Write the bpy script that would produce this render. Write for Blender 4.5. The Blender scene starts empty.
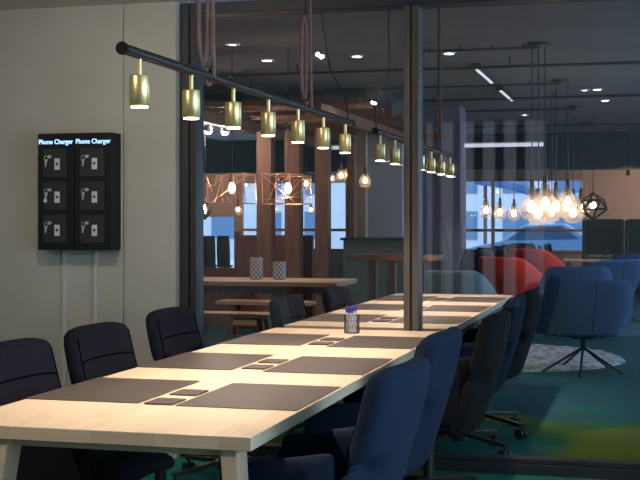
import bpy, bmesh, math, random
from mathutils import Vector, Matrix
random.seed(7)
S = bpy.context.scene
COL = S.collection
PI = math.pi

# ------------------------------------------------------------ camera
cam = bpy.data.objects.new('camera', bpy.data.cameras.new('camera'))
COL.objects.link(cam); S.camera = cam
CH = 1.326; YAW = math.radians(15.0); FPX = 1230.0
cam.location = (0, 0, CH); cam.rotation_euler = (PI/2, 0, YAW)
cam.data.sensor_width = 36; cam.data.lens = 36*FPX/640
cam.data.shift_y = -19/640
cam.data.clip_end = 300

# ------------------------------------------------------------ world and exposure
w = bpy.data.worlds.new('world'); S.world = w; w.use_nodes = True
nt = w.node_tree; nt.nodes.clear()
out = nt.nodes.new('ShaderNodeOutputWorld'); bg = nt.nodes.new('ShaderNodeBackground')
tc = nt.nodes.new('ShaderNodeTexCoord'); sp = nt.nodes.new('ShaderNodeSeparateXYZ'); cr = nt.nodes.new('ShaderNodeValToRGB')
nt.links.new(tc.outputs['Generated'], sp.inputs[0]); nt.links.new(sp.outputs['Z'], cr.inputs[0])
cr.color_ramp.elements[0].position = 0.0; cr.color_ramp.elements[0].color = (0.34, 0.74, 0.98, 1)
cr.color_ramp.elements[1].position = 0.6; cr.color_ramp.elements[1].color = (0.42, 0.64, 0.98, 1)
wm = nt.nodes.new('ShaderNodeMix'); wm.data_type = 'RGBA'
wr = nt.nodes.new('ShaderNodeMapRange'); wr.inputs['From Min'].default_value = .2; wr.inputs['From Max'].default_value = -.4
nt.links.new(sp.outputs['Y'], wr.inputs[0]); nt.links.new(wr.outputs[0], wm.inputs['Factor'])
nt.links.new(cr.outputs[0], wm.inputs['A']); wm.inputs['B'].default_value = (.36, .42, .50, 1)
nt.links.new(wm.outputs['Result'], bg.inputs[0]); nt.links.new(bg.outputs[0], out.inputs[0])
bg.inputs[1].default_value = 3.2
S.view_settings.view_transform = 'Standard'; S.view_settings.look = 'None'
S.view_settings.exposure = 0.0; S.view_settings.gamma = 1; S.view_settings.use_curve_mapping = False
try:
    S.cycles.max_bounces = 8; S.cycles.diffuse_bounces = 3; S.cycles.glossy_bounces = 4
    S.cycles.transparent_max_bounces = 24; S.cycles.transmission_bounces = 6
    S.cycles.use_denoising = True; S.cycles.sample_clamp_indirect = 4.0
    S.cycles.caustics_reflective = False; S.cycles.caustics_refractive = False
except Exception: pass

def portal(x, y, z, sx, sy, rot):
    l = bpy.data.lights.new('window_portal', 'AREA'); l.shape = 'RECTANGLE'; l.size = sx; l.size_y = sy
    l.cycles.is_portal = True
    o = bpy.data.objects.new('window_portal', l); COL.objects.link(o); o.location = (x, y, z); o.rotation_euler = rot
def daylight(x, y, z, sx, sy, rot, power, col):
    l = bpy.data.lights.new('window_daylight', 'AREA'); l.shape = 'RECTANGLE'; l.size = sx; l.size_y = sy; l.energy = power; l.color = col
    o = bpy.data.objects.new('window_daylight', l); COL.objects.link(o); o.location = (x, y, z); o.rotation_euler = rot
daylight(2.74, 2.6, 1.45, 1.9, 5.1, (0, PI/2, 0), 125, (.50, .74, 1))
daylight(4.34, 15.0, 1.6, 2.0, 12.0, (0, PI/2, 0), 160, (.45, .68, 1))
portal(-5.05, 26.2, 1.5, 7.5, 1.7, (-PI/2, 0, 0))
portal(-1.7, -1.62, 1.5, 1.5, 2.1, (PI/2, 0, 0))

def spot(name, loc, power, color, angle, blend=0.5, r=0.03, target=None, parent=None):
    l = bpy.data.lights.new(name, 'SPOT'); l.energy = power; l.color = color
    l.spot_size = math.radians(angle); l.spot_blend = blend; l.shadow_soft_size = r
    o = bpy.data.objects.new(name, l); COL.objects.link(o); o.location = loc
    if target is not None:
        d = Vector(target)-Vector(loc); o.rotation_euler = d.to_track_quat('-Z', 'Y').to_euler()
    if parent: o.parent = parent
    return o
def point(name, loc, power, color, r=0.04, parent=None):
    l = bpy.data.lights.new(name, 'POINT'); l.energy = power; l.color = color; l.shadow_soft_size = r
    o = bpy.data.objects.new(name, l); COL.objects.link(o); o.location = loc
    if parent: o.parent = parent
    return o
WARM = (1.0, 0.84, 0.71); COOL = (0.62, 0.80, 1.0)

# ------------------------------------------------------------ helpers
def at(px, py, t):
    """point of the place at distance t along the view axis"""
    u = (px-320)/FPX; v = (221-py)/FPX
    fx, fy = -math.sin(YAW), math.cos(YAW); rx, ry = math.cos(YAW), math.sin(YAW)
    return Vector(((fx+rx*u)*t, (fy+ry*u)*t, CH+v*t))

MATS = {}
def mat(name, col, rough=0.6, metal=0.0, col2=None, scale=20, bump=0.0, bscale=None, emit=None, estr=0, spec=0.5, stretch=None, detail=3, lo=.35, hi=.65, trans=0, sheen=0):
    if name in MATS: return MATS[name]
    m = bpy.data.materials.new(name); m.use_nodes = True; n = m.node_tree.nodes; L = m.node_tree.links
    b = n['Principled BSDF']
    b.inputs['Base Color'].default_value = (*col, 1); b.inputs['Roughness'].default_value = rough
    b.inputs['Metallic'].default_value = metal; b.inputs['Specular IOR Level'].default_value = spec
    if sheen: b.inputs['Sheen Weight'].default_value = sheen
    if emit: b.inputs['Emission Color'].default_value = (*emit, 1); b.inputs['Emission Strength'].default_value = estr
    if col2 is not None or bump:
        t = n.new('ShaderNodeTexCoord'); mp = n.new('ShaderNodeMapping'); L.new(t.outputs['Object'], mp.inputs[0])
        if stretch: mp.inputs['Scale'].default_value = stretch
        if col2 is not None:
            ns = n.new('ShaderNodeTexNoise'); ns.inputs['Scale'].default_value = scale; ns.inputs['Detail'].default_value = detail
            L.new(mp.outputs[0], ns.inputs[0])
            r = n.new('ShaderNodeValToRGB'); r.color_ramp.elements[0].position = lo; r.color_ramp.elements[1].position = hi
            r.color_ramp.elements[0].color = (*col, 1); r.color_ramp.elements[1].color = (*col2, 1)
            L.new(ns.outputs[0], r.inputs[0]); L.new(r.outputs[0], b.inputs['Base Color'])
        if bump:
            nb = n.new('ShaderNodeTexNoise'); nb.inputs['Scale'].default_value = bscale or scale*4; nb.inputs['Detail'].default_value = 2
            L.new(mp.outputs[0], nb.inputs[0])
            bp = n.new('ShaderNodeBump'); bp.inputs['Strength'].default_value = bump; bp.inputs['Distance'].default_value = 0.01
            L.new(nb.outputs[0], bp.inputs['Height']); L.new(bp.outputs[0], b.inputs['Normal'])
    MATS[name] = m; return m

def wood_mat(name, c1, c2, c3, stave_w=0.045, stave_l=0.55, rough=0.45, along='Y'):
    """butcher-block staves"""
    m = bpy.data.materials.new(name); m.use_nodes = True; n = m.node_tree.nodes; L = m.node_tree.links
    b = n['Principled BSDF']; b.inputs['Roughness'].default_value = rough
    t = n.new('ShaderNodeTexCoord'); mp = n.new('ShaderNodeMapping'); L.new(t.outputs['Object'], mp.inputs[0])
    if along == 'Y': mp.inputs['Rotation'].default_value = (0, 0, PI/2)
    br = n.new('ShaderNodeTexBrick'); L.new(mp.outputs[0], br.inputs[0])
    br.inputs['Color1'].default_value = (*c1, 1); br.inputs['Color2'].default_value = (*c2, 1); br.inputs['Mortar'].default_value = (*[v*0.82 for v in c2], 1)
    br.inputs['Scale'].default_value = 1; br.inputs['Mortar Size'].default_value = 0.0006
    br.inputs['Brick Width'].default_value = stave_l; br.inputs['Row Height'].default_value = stave_w; br.offset = 0.37
    ns = n.new('ShaderNodeTexNoise'); ns.inputs['Scale'].default_value = 6; ns.inputs['Detail'].default_value = 5
    mp2 = n.new('ShaderNodeMapping'); L.new(mp.outputs[0], mp2.inputs[0]); mp2.inputs['Scale'].default_value = (1, 14, 14); L.new(mp2.outputs[0], ns.inputs[0])
    mx = n.new('ShaderNodeMix'); mx.data_type = 'RGBA'; mx.blend_type = 'MIX'
    r = n.new('ShaderNodeMapRange'); r.inputs['From Min'].default_value = .35; r.inputs['From Max'].default_value = .75; r.inputs['To Max'].default_value = .55
    L.new(ns.outputs[0], r.inputs[0]); L.new(r.outputs[0], mx.inputs['Factor'])
    L.new(br.outputs[0], mx.inputs['A']); mx.inputs['B'].default_value = (*c3, 1)
    L.new(mx.outputs['Result'], b.inputs['Base Color'])
    MATS[name] = m; return m

def glass_mat(name, tint=(1, 1, 1), ior=1.5, rough=0.0):
    m = bpy.data.materials.new(name); m.use_nodes = True; n = m.node_tree.nodes; L = m.node_tree.links; n.clear()
    o = n.new('ShaderNodeOutputMaterial'); mx = n.new('ShaderNodeMixShader'); tr = n.new('ShaderNodeBsdfTransparent'); g = n.new('ShaderNodeBsdfGlossy')
    g.inputs['Roughness'].default_value = rough; tr.inputs[0].default_value = (*tint, 1)
    f = n.new('ShaderNodeFresnel'); f.inputs[0].default_value = ior
    ge = n.new('ShaderNodeNewGeometry'); mm = n.new('ShaderNodeMath'); mm.operation = 'SUBTRACT'; mm.inputs[0].default_value = 1; L.new(ge.outputs['Backfacing'], mm.inputs[1])
    mu = n.new('ShaderNodeMath'); mu.operation = 'MULTIPLY'; L.new(f.outputs[0], mu.inputs[0]); L.new(mm.outputs[0], mu.inputs[1])
    m2 = n.new('ShaderNodeMath'); m2.operation = 'MULTIPLY'; m2.inputs[1].default_value = 2.0; m2.use_clamp = True; L.new(mu.outputs[0], m2.inputs[0])
    L.new(m2.outputs[0], mx.inputs[0]); L.new(tr.outputs[0], mx.inputs[1]); L.new(g.outputs[0], mx.inputs[2]); L.new(mx.outputs[0], o.inputs[0])
    MATS[name] = m; return m

def BM(): return bmesh.new()
def box(bm, c, s, rot=None):
    r = bmesh.ops.create_cube(bm, size=1)
    M = Matrix.Translation(Vector(c)) @ (rot.to_4x4() if rot is not None else Matrix()) @ Matrix.Diagonal((s[0], s[1], s[2], 1))
    bmesh.ops.transform(bm, matrix=M, verts=r['verts']); return r['verts']
def bxx(bm, x0, x1, y0, y1, z0, z1): return box(bm, ((x0+x1)/2, (y0+y1)/2, (z0+z1)/2), (abs(x1-x0), abs(y1-y0), abs(z1-z0)))
def bar(bm, p0, p1, wx, wy, up=(0, 0, 1)):
    """rectangular bar from p0 to p1"""
    p0 = Vector(p0); p1 = Vector(p1); d = p1-p0; L = d.length; z = d.normalized()
    u = Vector(up)
    if abs(z.dot(u)) > .99: u = Vector((0, 1, 0))
    x = u.cross(z).normalized(); y = z.cross(x)
    R = Matrix((x, y, z)).transposed()
    return box(bm, (p0+p1)/2, (wx, wy, L), R)
def cyl(bm, p0, p1, r0, r1=None, seg=16, caps=True):
    p0 = Vector(p0); p1 = Vector(p1); r1 = r0 if r1 is None else r1
    d = p1-p0; q = Vector((0, 0, 1)).rotation_difference(d.normalized())
    rings = []
    for p, r in ((p0, r0), (p1, r1)):
        rings.append([bm.verts.new(p+q @ Vector((r*math.cos(2*PI*i/seg), r*math.sin(2*PI*i/seg), 0))) for i in range(seg)])
    for i in range(seg):
        j = (i+1) % seg; bm.faces.new((rings[0][i], rings[0][j], rings[1][j], rings[1][i]))
    if caps: bm.faces.new(rings[0][::-1]); bm.faces.new(rings[1])
def tube(bm, pts, r, seg=8, closed=False):
    pts = [Vector(p) for p in pts]; n = len(pts); rings = []
    prev = None
    for i, p in enumerate(pts):
        a = pts[(i-1) % n] if (closed or i > 0) else p; b = pts[(i+1) % n] if (closed or i < n-1) else p
        t = (b-a).normalized()
        if prev is None:
            u = t.orthogonal().normalized()
        else:
            u = (prev-t*prev.dot(t)).normalized()
        prev = u; v = t.cross(u)
        rings.append([bm.verts.new(p+r*(math.cos(2*PI*k/seg)*u+math.sin(2*PI*k/seg)*v)) for k in range(seg)])
    m = n if closed else n-1
    for i in range(m):
        A = rings[i]; B = rings[(i+1) % n]
        for k in range(seg):
            l = (k+1) % seg; bm.faces.new((A[k], A[l], B[l], B[k]))
    if not closed: bm.faces.new(rings[0][::-1]); bm.faces.new(rings[-1])
def lathe(bm, prof, c=(0, 0, 0), seg=24, cap=True):
    c = Vector(c); rings = []
    for r, z in prof:
        rings.append([bm.verts.new(c+Vector((r*math.cos(2*PI*i/seg), r*math.sin(2*PI*i/seg), z))) for i in range(seg)])
    for A, B in zip(rings, rings[1:]):
        for i in range(seg):
            j = (i+1) % seg; bm.faces.new((A[i], A[j], B[j], B[i]))
    if cap: bm.faces.new(rings[0][::-1]); bm.faces.new(rings[-1])
def shell(bm, fn, nu, nv, th, edge=0.5, p=8):
    """closed padded sheet round the surface fn(u,w), u,w in [-1,1]"""
    def P(u, w): return Vector(fn(u, w))
    F, B = [], []
    for i in range(nu+1):
        fr, bk = [], []
        for j in range(nv+1):
            u = -1+2*i/nu; v = -1+2*j/nv; e = 1e-3
            n = (P(u+e, v)-P(u-e, v)).cross(P(u, v+e)-P(u, v-e)).normalized()
            t = th/2*(1-edge*max(abs(u), abs(v))**p)
            fr.append(bm.verts.new(P(u, v)+n*t)); bk.append(bm.verts.new(P(u, v)-n*t))
        F.append(fr); B.append(bk)
    for i in range(nu):
        for j in range(nv):
            bm.faces.new((F[i][j], F[i+1][j], F[i+1][j+1], F[i][j+1]))
            bm.faces.new((B[i][j], B[i][j+1], B[i+1][j+1], B[i+1][j]))
    for i in range(nu):
        bm.faces.new((F[i][0], B[i][0], B[i+1][0], F[i+1][0])); bm.faces.new((F[i][nv], F[i+1][nv], B[i+1][nv], B[i][nv]))
    for j in range(nv):
        bm.faces.new((F[0][j], F[0][j+1], B[0][j+1], B[0][j])); bm.faces.new((F[nu][j], B[nu][j], B[nu][j+1], F[nu][j+1]))
def obj(name, bm, m, parent=None, bevel=0, smooth=False, sub=0, loc=None, rz=None):
    bmesh.ops.recalc_face_normals(bm, faces=bm.faces)
    me = bpy.data.meshes.new(name); bm.to_mesh(me); bm.free()
    if smooth:
        for p in me.polygons: p.use_smooth = True
    if m: me.materials.append(m)
    o = bpy.data.objects.new(name, me); COL.objects.link(o)
    if parent: o.parent = parent
    if loc is not None: o.location = loc
    if rz is not None: o.rotation_euler = (0, 0, rz)
    if bevel:
        b = o.modifiers.new('bevel', 'BEVEL'); b.width = bevel; b.segments = 2; b.limit_method = 'ANGLE'
    if sub:
        s = o.modifiers.new('sub', 'SUBSURF'); s.levels = sub; s.render_levels = sub
    return o
def tag(o, label, cat, group=None, kind=None):
    o['label'] = label; o['category'] = cat
    if group: o['group'] = group
    if kind: o['kind'] = kind
    return o
def thing(name, label, cat, loc=(0, 0, 0), rz=0, group=None, scale=1):
    o = bpy.data.objects.new(name, None); COL.objects.link(o); o.location = loc; o.rotation_euler = (0, 0, rz); o.scale = (scale,)*3
    o.empty_display_size = .1
    return tag(o, label, cat, group)
def struct(name, bm, m, **k):
    o = obj(name, bm, m, **k); o['kind'] = 'structure'; return o
def copy_tree(o, parent=None):
    c = o.copy(); COL.objects.link(c)
    if parent: c.parent = parent
    for ch in list(o.children): copy_tree(ch, c)
    return c
def dup(root, loc, rz=0, label=None, group=None, scale=None):
    c = copy_tree(root); c.location = loc; c.rotation_euler = (0, 0, rz)
    if label: c['label'] = label
    if group: c['group'] = group
    if scale: c.scale = (scale,)*3
    return c
def recolor(root, frm, to):
    for ch in root.children_recursive:
        if ch.type == 'MESH' and ch.data.materials and ch.data.materials[0] == frm:
            ch.data = ch.data.copy(); ch.data.materials[0] = to

# ------------------------------------------------------------ materials
M_wall = mat('greige_paint', (0.42, 0.40, 0.35), .75, col2=(0.45, 0.43, 0.38), scale=3, bump=.05, bscale=80)
M_ceil = mat('beige_ceiling', (0.66, 0.56, 0.47), .8)
M_frame = mat('dark_bronze_frame', (0.075, 0.060, 0.048), .5, col2=(0.085, 0.068, 0.055), scale=4)
M_frame2 = mat('near_black_frame', (0.018, 0.019, 0.023), .5)
M_lceil = mat('lounge_ceiling_grey', (0.16, 0.15, 0.17), .8, col2=(0.19, 0.18, 0.20), scale=1.5)
M_duct = mat('duct_grey', (0.16, 0.17, 0.20), .5, metal=.3)
M_pipe = mat('pipe_dark', (0.03, 0.03, 0.035), .5)
M_bulk = mat('bulkhead_dark', (0.075, 0.085, 0.105), .7)
M_beige = mat('beige_plaster', (0.46, 0.34, 0.27), .8, col2=(0.50, 0.37, 0.30), scale=2)
M_dark = mat('charcoal_panel', (0.035, 0.037, 0.042), .6)
M_table = wood_mat('ash_staves', (0.74, 0.58, 0.41), (0.66, 0.50, 0.34), (0.60, 0.43, 0.27))
M_edge = wood_mat('ash_edge', (0.62, 0.46, 0.33), (0.52, 0.36, 0.25), (0.45, 0.30, 0.20), stave_w=.09, stave_l=.19, along='X')
M_oak = wood_mat('picnic_oak', (0.56, 0.38, 0.24), (0.50, 0.34, 0.21), (0.42, 0.27, 0.16), stave_w=.11, stave_l=2.5, along='X')
M_brown = mat('stained_timber', (0.20, 0.085, 0.045), .6, col2=(0.30, 0.14, 0.08), scale=4, stretch=(6, 6, .6), detail=5)
M_redwood = mat('red_wood_panel', (0.22, 0.07, 0.035), .5, col2=(0.30, 0.11, 0.06), scale=5, stretch=(6, 6, .5), detail=5)
M_pale = mat('pale_timber', (0.42, 0.30, 0.20), .6, col2=(0.48, 0.35, 0.24), scale=4, stretch=(6, 6, .6))
M_mat = mat('leather_mat', (0.070, 0.053, 0.044), .42, col2=(0.084, 0.064, 0.053), scale=8, bump=.15, bscale=250)
M_coast = mat('brown_leather_coaster', (0.07, 0.046, 0.040), .5, col2=(0.085, 0.055, 0.048), scale=20)
M_navy = mat('navy_black_wool', (0.007, 0.007, 0.013), .9, col2=(0.011, 0.011, 0.019), scale=160, bump=.25, bscale=500, spec=.2)
M_navylit = mat('daylit_blue_wool', (0.008, 0.016, 0.040), .9, col2=(0.011, 0.021, 0.050), scale=160, bump=.25, bscale=500, spec=.2)  # blue daylight on the right-hand chairs put into the fabric colour
M_shadef = mat('shaded_wool', (0.006, 0.006, 0.007), .9, col2=(0.009, 0.009, 0.010), scale=160, bump=.25, bscale=500, spec=.15)  # same chair fabric, blackened to stand for lack of light
M_seam = mat('seam_black', (0.002, 0.002, 0.004), 1, spec=0)
M_black = mat('black_plastic', (0.012, 0.012, 0.013), .45)
M_metal = mat('black_metal', (0.02, 0.02, 0.022), .35, metal=.4)
M_brass = mat('satin_brass', (0.95, 0.70, 0.32), .36, metal=.85)
M_barm = mat('dark_bar_metal', (0.022, 0.015, 0.014), .45, metal=0, spec=.35)
M_strap = mat('brown_leather_strap', (0.20, 0.09, 0.07), .6, col2=(0.24, 0.12, 0.10), scale=20)
M_lens = mat('lamp_lens', (1, 1, 1), .4, emit=(1, .86, .66), estr=14)
M_fil = mat('filament_glow', (1, 1, 1), .4, emit=(1, .66, .38), estr=18)
M_white = mat('white_enamel', (0.75, 0.75, 0.75), .4)
M_led = mat('led_strip', (1, 1, 1), .4, emit=(.95, .95, 1), estr=5)
M_down = mat('downlight_lens', (1, 1, 1), .4, emit=(1, .92, .82), estr=8)
M_copper = mat('copper_wire', (0.85, 0.45, 0.28), .4, metal=.7)
M_chrome = mat('chrome', (0.6, 0.57, 0.52), .4, metal=.3)
M_plate = mat('grey_plate', (0.62, 0.63, 0.65), .5)
M_text = mat('lit_letters', (0.3, 0.6, 1), .4, emit=(.30, .56, 1.0), estr=2.0)
M_tag = mat('light_blue_tag', (0.45, 0.62, 0.85), .4)
M_blue = mat('blue_felt', (0.026, 0.078, 0.19), .9, col2=(0.034, 0.094, 0.22), scale=200, bump=.2, bscale=500, spec=.2)
M_bluein = mat('grey_purple_felt', (0.10, 0.12, 0.20), .9, sheen=.2)
M_red = mat('red_felt', (0.80, 0.045, 0.022), .85, col2=(0.85, 0.055, 0.028), scale=200, sheen=.2)
M_teal = mat('grey_teal_felt', (0.16, 0.24, 0.25), .9, sheen=.2)
M_rug = mat('white_shag', (0.50, 0.49, 0.50), 1, col2=(0.22, 0.22, 0.24), scale=16, bump=1, bscale=40, lo=.4, hi=.6)
M_pen = mat('white_pen', (0.85, 0.85, 0.87), .4); M_cap = mat('violet_blue_cap', (0.07, 0.06, 0.42), .4)
M_olive = mat('olive_brown_shell', (0.15, 0.10, 0.05), .6)
M_grass = mat('silver_grass', (0.35, 0.36, 0.42), .7)
M_green = mat('green_leaf', (0.03, 0.10, 0.03), .7)
M_cup = mat('cup_dark', (0.02, 0.02, 0.02), .5)
M_frameo = mat('orange_window_frame', (0.55, 0.27, 0.10), .5)
M_yellow = mat('yellow_strip', (0.6, 0.5, 0.02), .6)
G = glass_mat('partition_glass', (.97, .97, .98))
GW = glass_mat('window_glass', (1, 1, 1))
GB = glass_mat('bulb_glass', (.97, .93, .88), 1.35)
_n = GB.node_tree.nodes; _o = [x for x in _n if x.type == 'OUTPUT_MATERIAL'][0]; _src = _o.inputs[0].links[0].from_socket
_m = _n.new('ShaderNodeMixShader'); _m.inputs[0].default_value = .22; _t = _n.new('ShaderNodeBsdfTranslucent'); _t.inputs[0].default_value = (1, .9, .8, 1)
GB.node_tree.links.new(_src, _m.inputs[1]); GB.node_tree.links.new(_t.outputs[0], _m.inputs[2]); GB.node_tree.links.new(_m.outputs[0], _o.inputs[0])

def carpet_mat():
    m = bpy.data.materials.new('patchwork_carpet'); m.use_nodes = True; n = m.node_tree.nodes; L = m.node_tree.links
    b = n['Principled BSDF']; b.inputs['Roughness'].default_value = 1; b.inputs['Specular IOR Level'].default_value = .1
    t = n.new('ShaderNodeTexCoord'); mp = n.new('ShaderNodeMapping'); L.new(t.outputs['Object'], mp.inputs[0]); mp.inputs['Location'].default_value = (.35, .05, 0)
    br = n.new('ShaderNodeTexNoise'); br.inputs['Scale'].default_value = .8; br.inputs['Detail'].default_value = 1; L.new(mp.outputs[0], br.inputs[0])
    r = n.new('ShaderNodeValToRGB'); e = r.color_ramp.elements
    e[0].position = .36; e[0].color = (.020, .17, .15, 1)
    e[1].position = .72; e[1].color = (.17, .20, .012, 1)
    x = e.new(.50); x.color = (.014, .16, .10, 1)
    x = e.new(.58); x.color = (.05, .12, .02, 1)
    L.new(br.outputs[0], r.inputs[0])
    # blue-grey further away from the partition
    sp = n.new('ShaderNodeSeparateXYZ'); L.new(t.outputs['Object'], sp.inputs[0])
    n2 = n.new('ShaderNodeTexNoise'); n2.inputs['Scale'].default_value = 1.1; L.new(t.outputs['Object'], n2.inputs[0])
    ad = n.new('ShaderNodeMath'); ad.operation = 'MULTIPLY_ADD'; ad.inputs[1].default_value = 3.0; L.new(n2.outputs[0], ad.inputs[0]); L.new(sp.outputs['Y'], ad.inputs[2])
    mr = n.new('ShaderNodeMapRange'); mr.inputs['From Min'].default_value = 9.6; mr.inputs['From Max'].default_value = 10.4; L.new(ad.outputs[0], mr.inputs[0])
    mx = n.new('ShaderNodeMix'); mx.data_type = 'RGBA'; L.new(mr.outputs[0], mx.inputs['Factor']); gx = n.new('ShaderNodeVectorMath'); gx.operation = 'DISTANCE'; mpp = n.new('ShaderNodeMapping'); mpp.inputs['Scale'].default_value = (1.0, .75, 0); L.new(t.outputs['Object'], mpp.inputs[0]); L.new(mpp.outputs[0], gx.inputs[0]); gx.inputs[1].default_value = (.25, 5.4, 0)
    n4 = n.new('ShaderNodeTexNoise'); n4.inputs['Scale'].default_value = 2.5; L.new(t.outputs['Object'], n4.inputs[0])
    a4 = n.new('ShaderNodeMath'); a4.operation = 'MULTIPLY_ADD'; a4.inputs[1].default_value = .5; L.new(n4.outputs[0], a4.inputs[0]); L.new(gx.outputs['Value'], a4.inputs[2])
    r4 = n.new('ShaderNodeMapRange'); r4.inputs['From Min'].default_value = 1.15; r4.inputs['From Max'].default_value = .95; L.new(a4.outputs[0], r4.inputs[0])
    m4 = n.new('ShaderNodeMix'); m4.data_type = 'RGBA'; L.new(r4.outputs[0], m4.inputs['Factor']); L.new(r.outputs[0], m4.inputs['A']); m4.inputs['B'].default_value = (.20, .22, .014, 1)
    L.new(m4.outputs['Result'], mx.inputs['A']); mx.inputs['B'].default_value = (.028, .09, .11, 1)
    # pile speckle
    n3 = n.new('ShaderNodeTexNoise'); n3.inputs['Scale'].default_value = 90; L.new(t.outputs['Object'], n3.inputs[0])
    m3 = n.new('ShaderNodeMapRange'); m3.inputs['To Min'].default_value = .55; m3.inputs['To Max'].default_value = 1.45; m3.inputs['From Min'].default_value = .3; m3.inputs['From Max'].default_value = .7; L.new(n3.outputs[0], m3.inputs[0])
    mu = n.new('ShaderNodeMix'); mu.data_type = 'RGBA'; mu.blend_type = 'MULTIPLY'; mu.inputs['Factor'].default_value = 1
    L.new(mx.outputs['Result'], mu.inputs['A']); L.new(m3.outputs[0], mu.inputs['B']); L.new(mu.outputs['Result'], b.inputs['Base Color'])
    bp = n.new('ShaderNodeBump'); bp.inputs['Strength'].default_value = .6; bp.inputs['Distance'].default_value = .01; L.new(n3.outputs[0], bp.inputs['Height']); L.new(bp.outputs[0], b.inputs['Normal'])
    return m
M_carpet = carpet_mat()

# ============================================================ STRUCTURE
XL, XR = -4.3, 2.6          # meeting room
YB, YG = -1.6, 6.54         # back wall, glass partition
HC = 2.55                   # meeting room ceiling
bm = BM(); bxx(bm, -12, 4.6, YB-.2, 26.6, -.1, 0); struct('floor', bm, M_carpet)
bm = BM(); bxx(bm, XL-.15, XR+.15, YB-.15, 6.42, HC, HC+.12); struct('ceiling', bm, M_ceil)
bm = BM(); bxx(bm, -12, 4.6, 6.62, 26.3, 3.0, 3.12); struct('ceiling', bm, M_lceil)
# front wall with the lockers (same plane as the glass)
bm = BM()
seamx = -2.868
bxx(bm, XL, seamx-.004, 6.42, 6.62, 0, HC); bxx(bm, seamx+.004, -2.555, 6.42, 6.62, 0, HC); bxx(bm, seamx-.004, seamx+.004, 6.428, 6.62, 0, HC)
struct('wall_front', bm, M_wall, bevel=.002)
bm = BM(); bxx(bm, XL-.15, XL, YB-.15, 6.62, 0, HC); struct('wall_left', bm, M_wall)
# right wall with long window
bm = BM()
bxx(bm, XR, XR+.15, YB-.15, 6.62, 0, .5); bxx(bm, XR, XR+.15, YB-.15, 6.62, 2.4, HC)
bxx(bm, XR, XR+.15, YB-.15, 0, .5, 2.4); bxx(bm, XR, XR+.15, 5.2, 6.62, .5, 2.4)
struct('wall_right', bm, M_wall)
bm = BM()
for y in (0.02, 1.3, 2.6, 3.9, 5.18): bxx(bm, XR+.04, XR+.1, y-.03, y+.03, .5, 2.4)
struct('trim_1', bm, M_frame)
bm = BM(); bxx(bm, XR+.06, XR+.07, 0, 5.2, .5, 2.4); struct('window_3', bm, GW)
# back wall with a battened window (seen only as a reflection)
bm = BM(); wx0, wx1 = -2.62, -1.2
bxx(bm, XL, wx0, YB-.15, YB, 0, HC); bxx(bm, wx1, XR, YB-.15, YB, 0, HC); bxx(bm, wx0, wx1, YB-.15, YB, 0, .45); bxx(bm, wx0, wx1, YB-.15, YB, 2.52, HC)
struct('wall_back', bm, M_wall)
bm = BM()
for i in range(5):
    x = -2.47+i*.25; bxx(bm, x-.05, x+.05, YB+.0, YB+.06, .45, 2.52)
struct('trim_2', bm, M_dark)
bm = BM(); bxx(bm, wx0, wx1, YB-.1, YB-.09, .45, 2.52); struct('window_4', bm, glass_mat('tinted_glass', (.55, .55, .55)))

# glass partition: double pane, frame
FX0, FX1 = -2.53, 2.6
MX0, MX1 = -1.272, -1.192
TY = 6.475
bm = BM(); bxx(bm, FX0+.06, MX0+.02, YG-.03, YG-.024, .075, 2.495); struct('window_1', bm, G)
bm = BM(); bxx(bm, FX0+.06, MX0+.02, YG+.030, YG+.036, .075, 2.495); struct('window_1', bm, G)
bm = BM(); bxx(bm, MX1-.02, FX1, YG-.03, YG-.024, .075, 2.495); struct('window_2', bm, G)
bm = BM(); bxx(bm, MX1-.02, FX1, YG+.030, YG+.036, .075, 2.495); struct('window_2', bm, G)
bm = BM(); bxx(bm, FX0-.02, FX0+.03, TY, 6.62, 0, HC); bxx(bm, FX0+.03, FX0+.04, TY+.02, 6.62, 0, HC); bxx(bm, FX0+.04, FX0+.075, TY+.005, 6.60, 0, HC); struct('trim_3', bm, M_frame2, bevel=.002)
bm = BM(); bxx(bm, MX0, MX0+.034, TY, 6.61, 0, 2.48); bxx(bm, MX0+.034, MX0+.046, TY+.02, 6.61, 0, 2.48); bxx(bm, MX0+.046, MX1, TY, 6.61, 0, 2.48); struct('trim_4', bm, M_frame, bevel=.002)
bm = BM(); bxx(bm, FX0, FX1, TY+.01, 6.62, 2.485, HC); struct('trim_5', bm, M_frame2, bevel=.003)
bm = BM(); bxx(bm, FX0, FX1, TY, 6.62, 0, .055); bxx(bm, FX0, FX1, TY+.03, 6.60, .055, .08); struct('trim_6', bm, M_frame2, bevel=.003)
bm = BM(); bxx(bm, -12, 4.6, 6.62, 6.66, HC, 3.12); struct('wall_front', bm, M_lceil)

# lounge shell
bm = BM(); bxx(bm, -12.1, -12, 6.6, 26.6, 0, 3.12); struct('wall_left', bm, M_dark)
bm = BM(); bxx(bm, -12, XL, 6.62, 6.7, 0, HC); struct('wall_front', bm, M_dark)
bm = BM()
bxx(bm, 4.2, 4.35, 6.6, 26.6, 0, .6); bxx(bm, 4.2, 4.35, 6.6, 26.6, 2.6, 3.12); bxx(bm, 4.2, 4.35, 6.6, 9, .6, 2.6); bxx(bm, 4.2, 4.35, 21, 26.6, .6, 2.6)
struct('wall_right', bm, M_dark)
bm = BM()
for y in (9, 11, 13, 15, 17, 19, 21): bxx(bm, 4.24, 4.31, y-.04, y+.04, .6, 2.6)
struct('trim_7', bm, M_frame)
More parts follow.
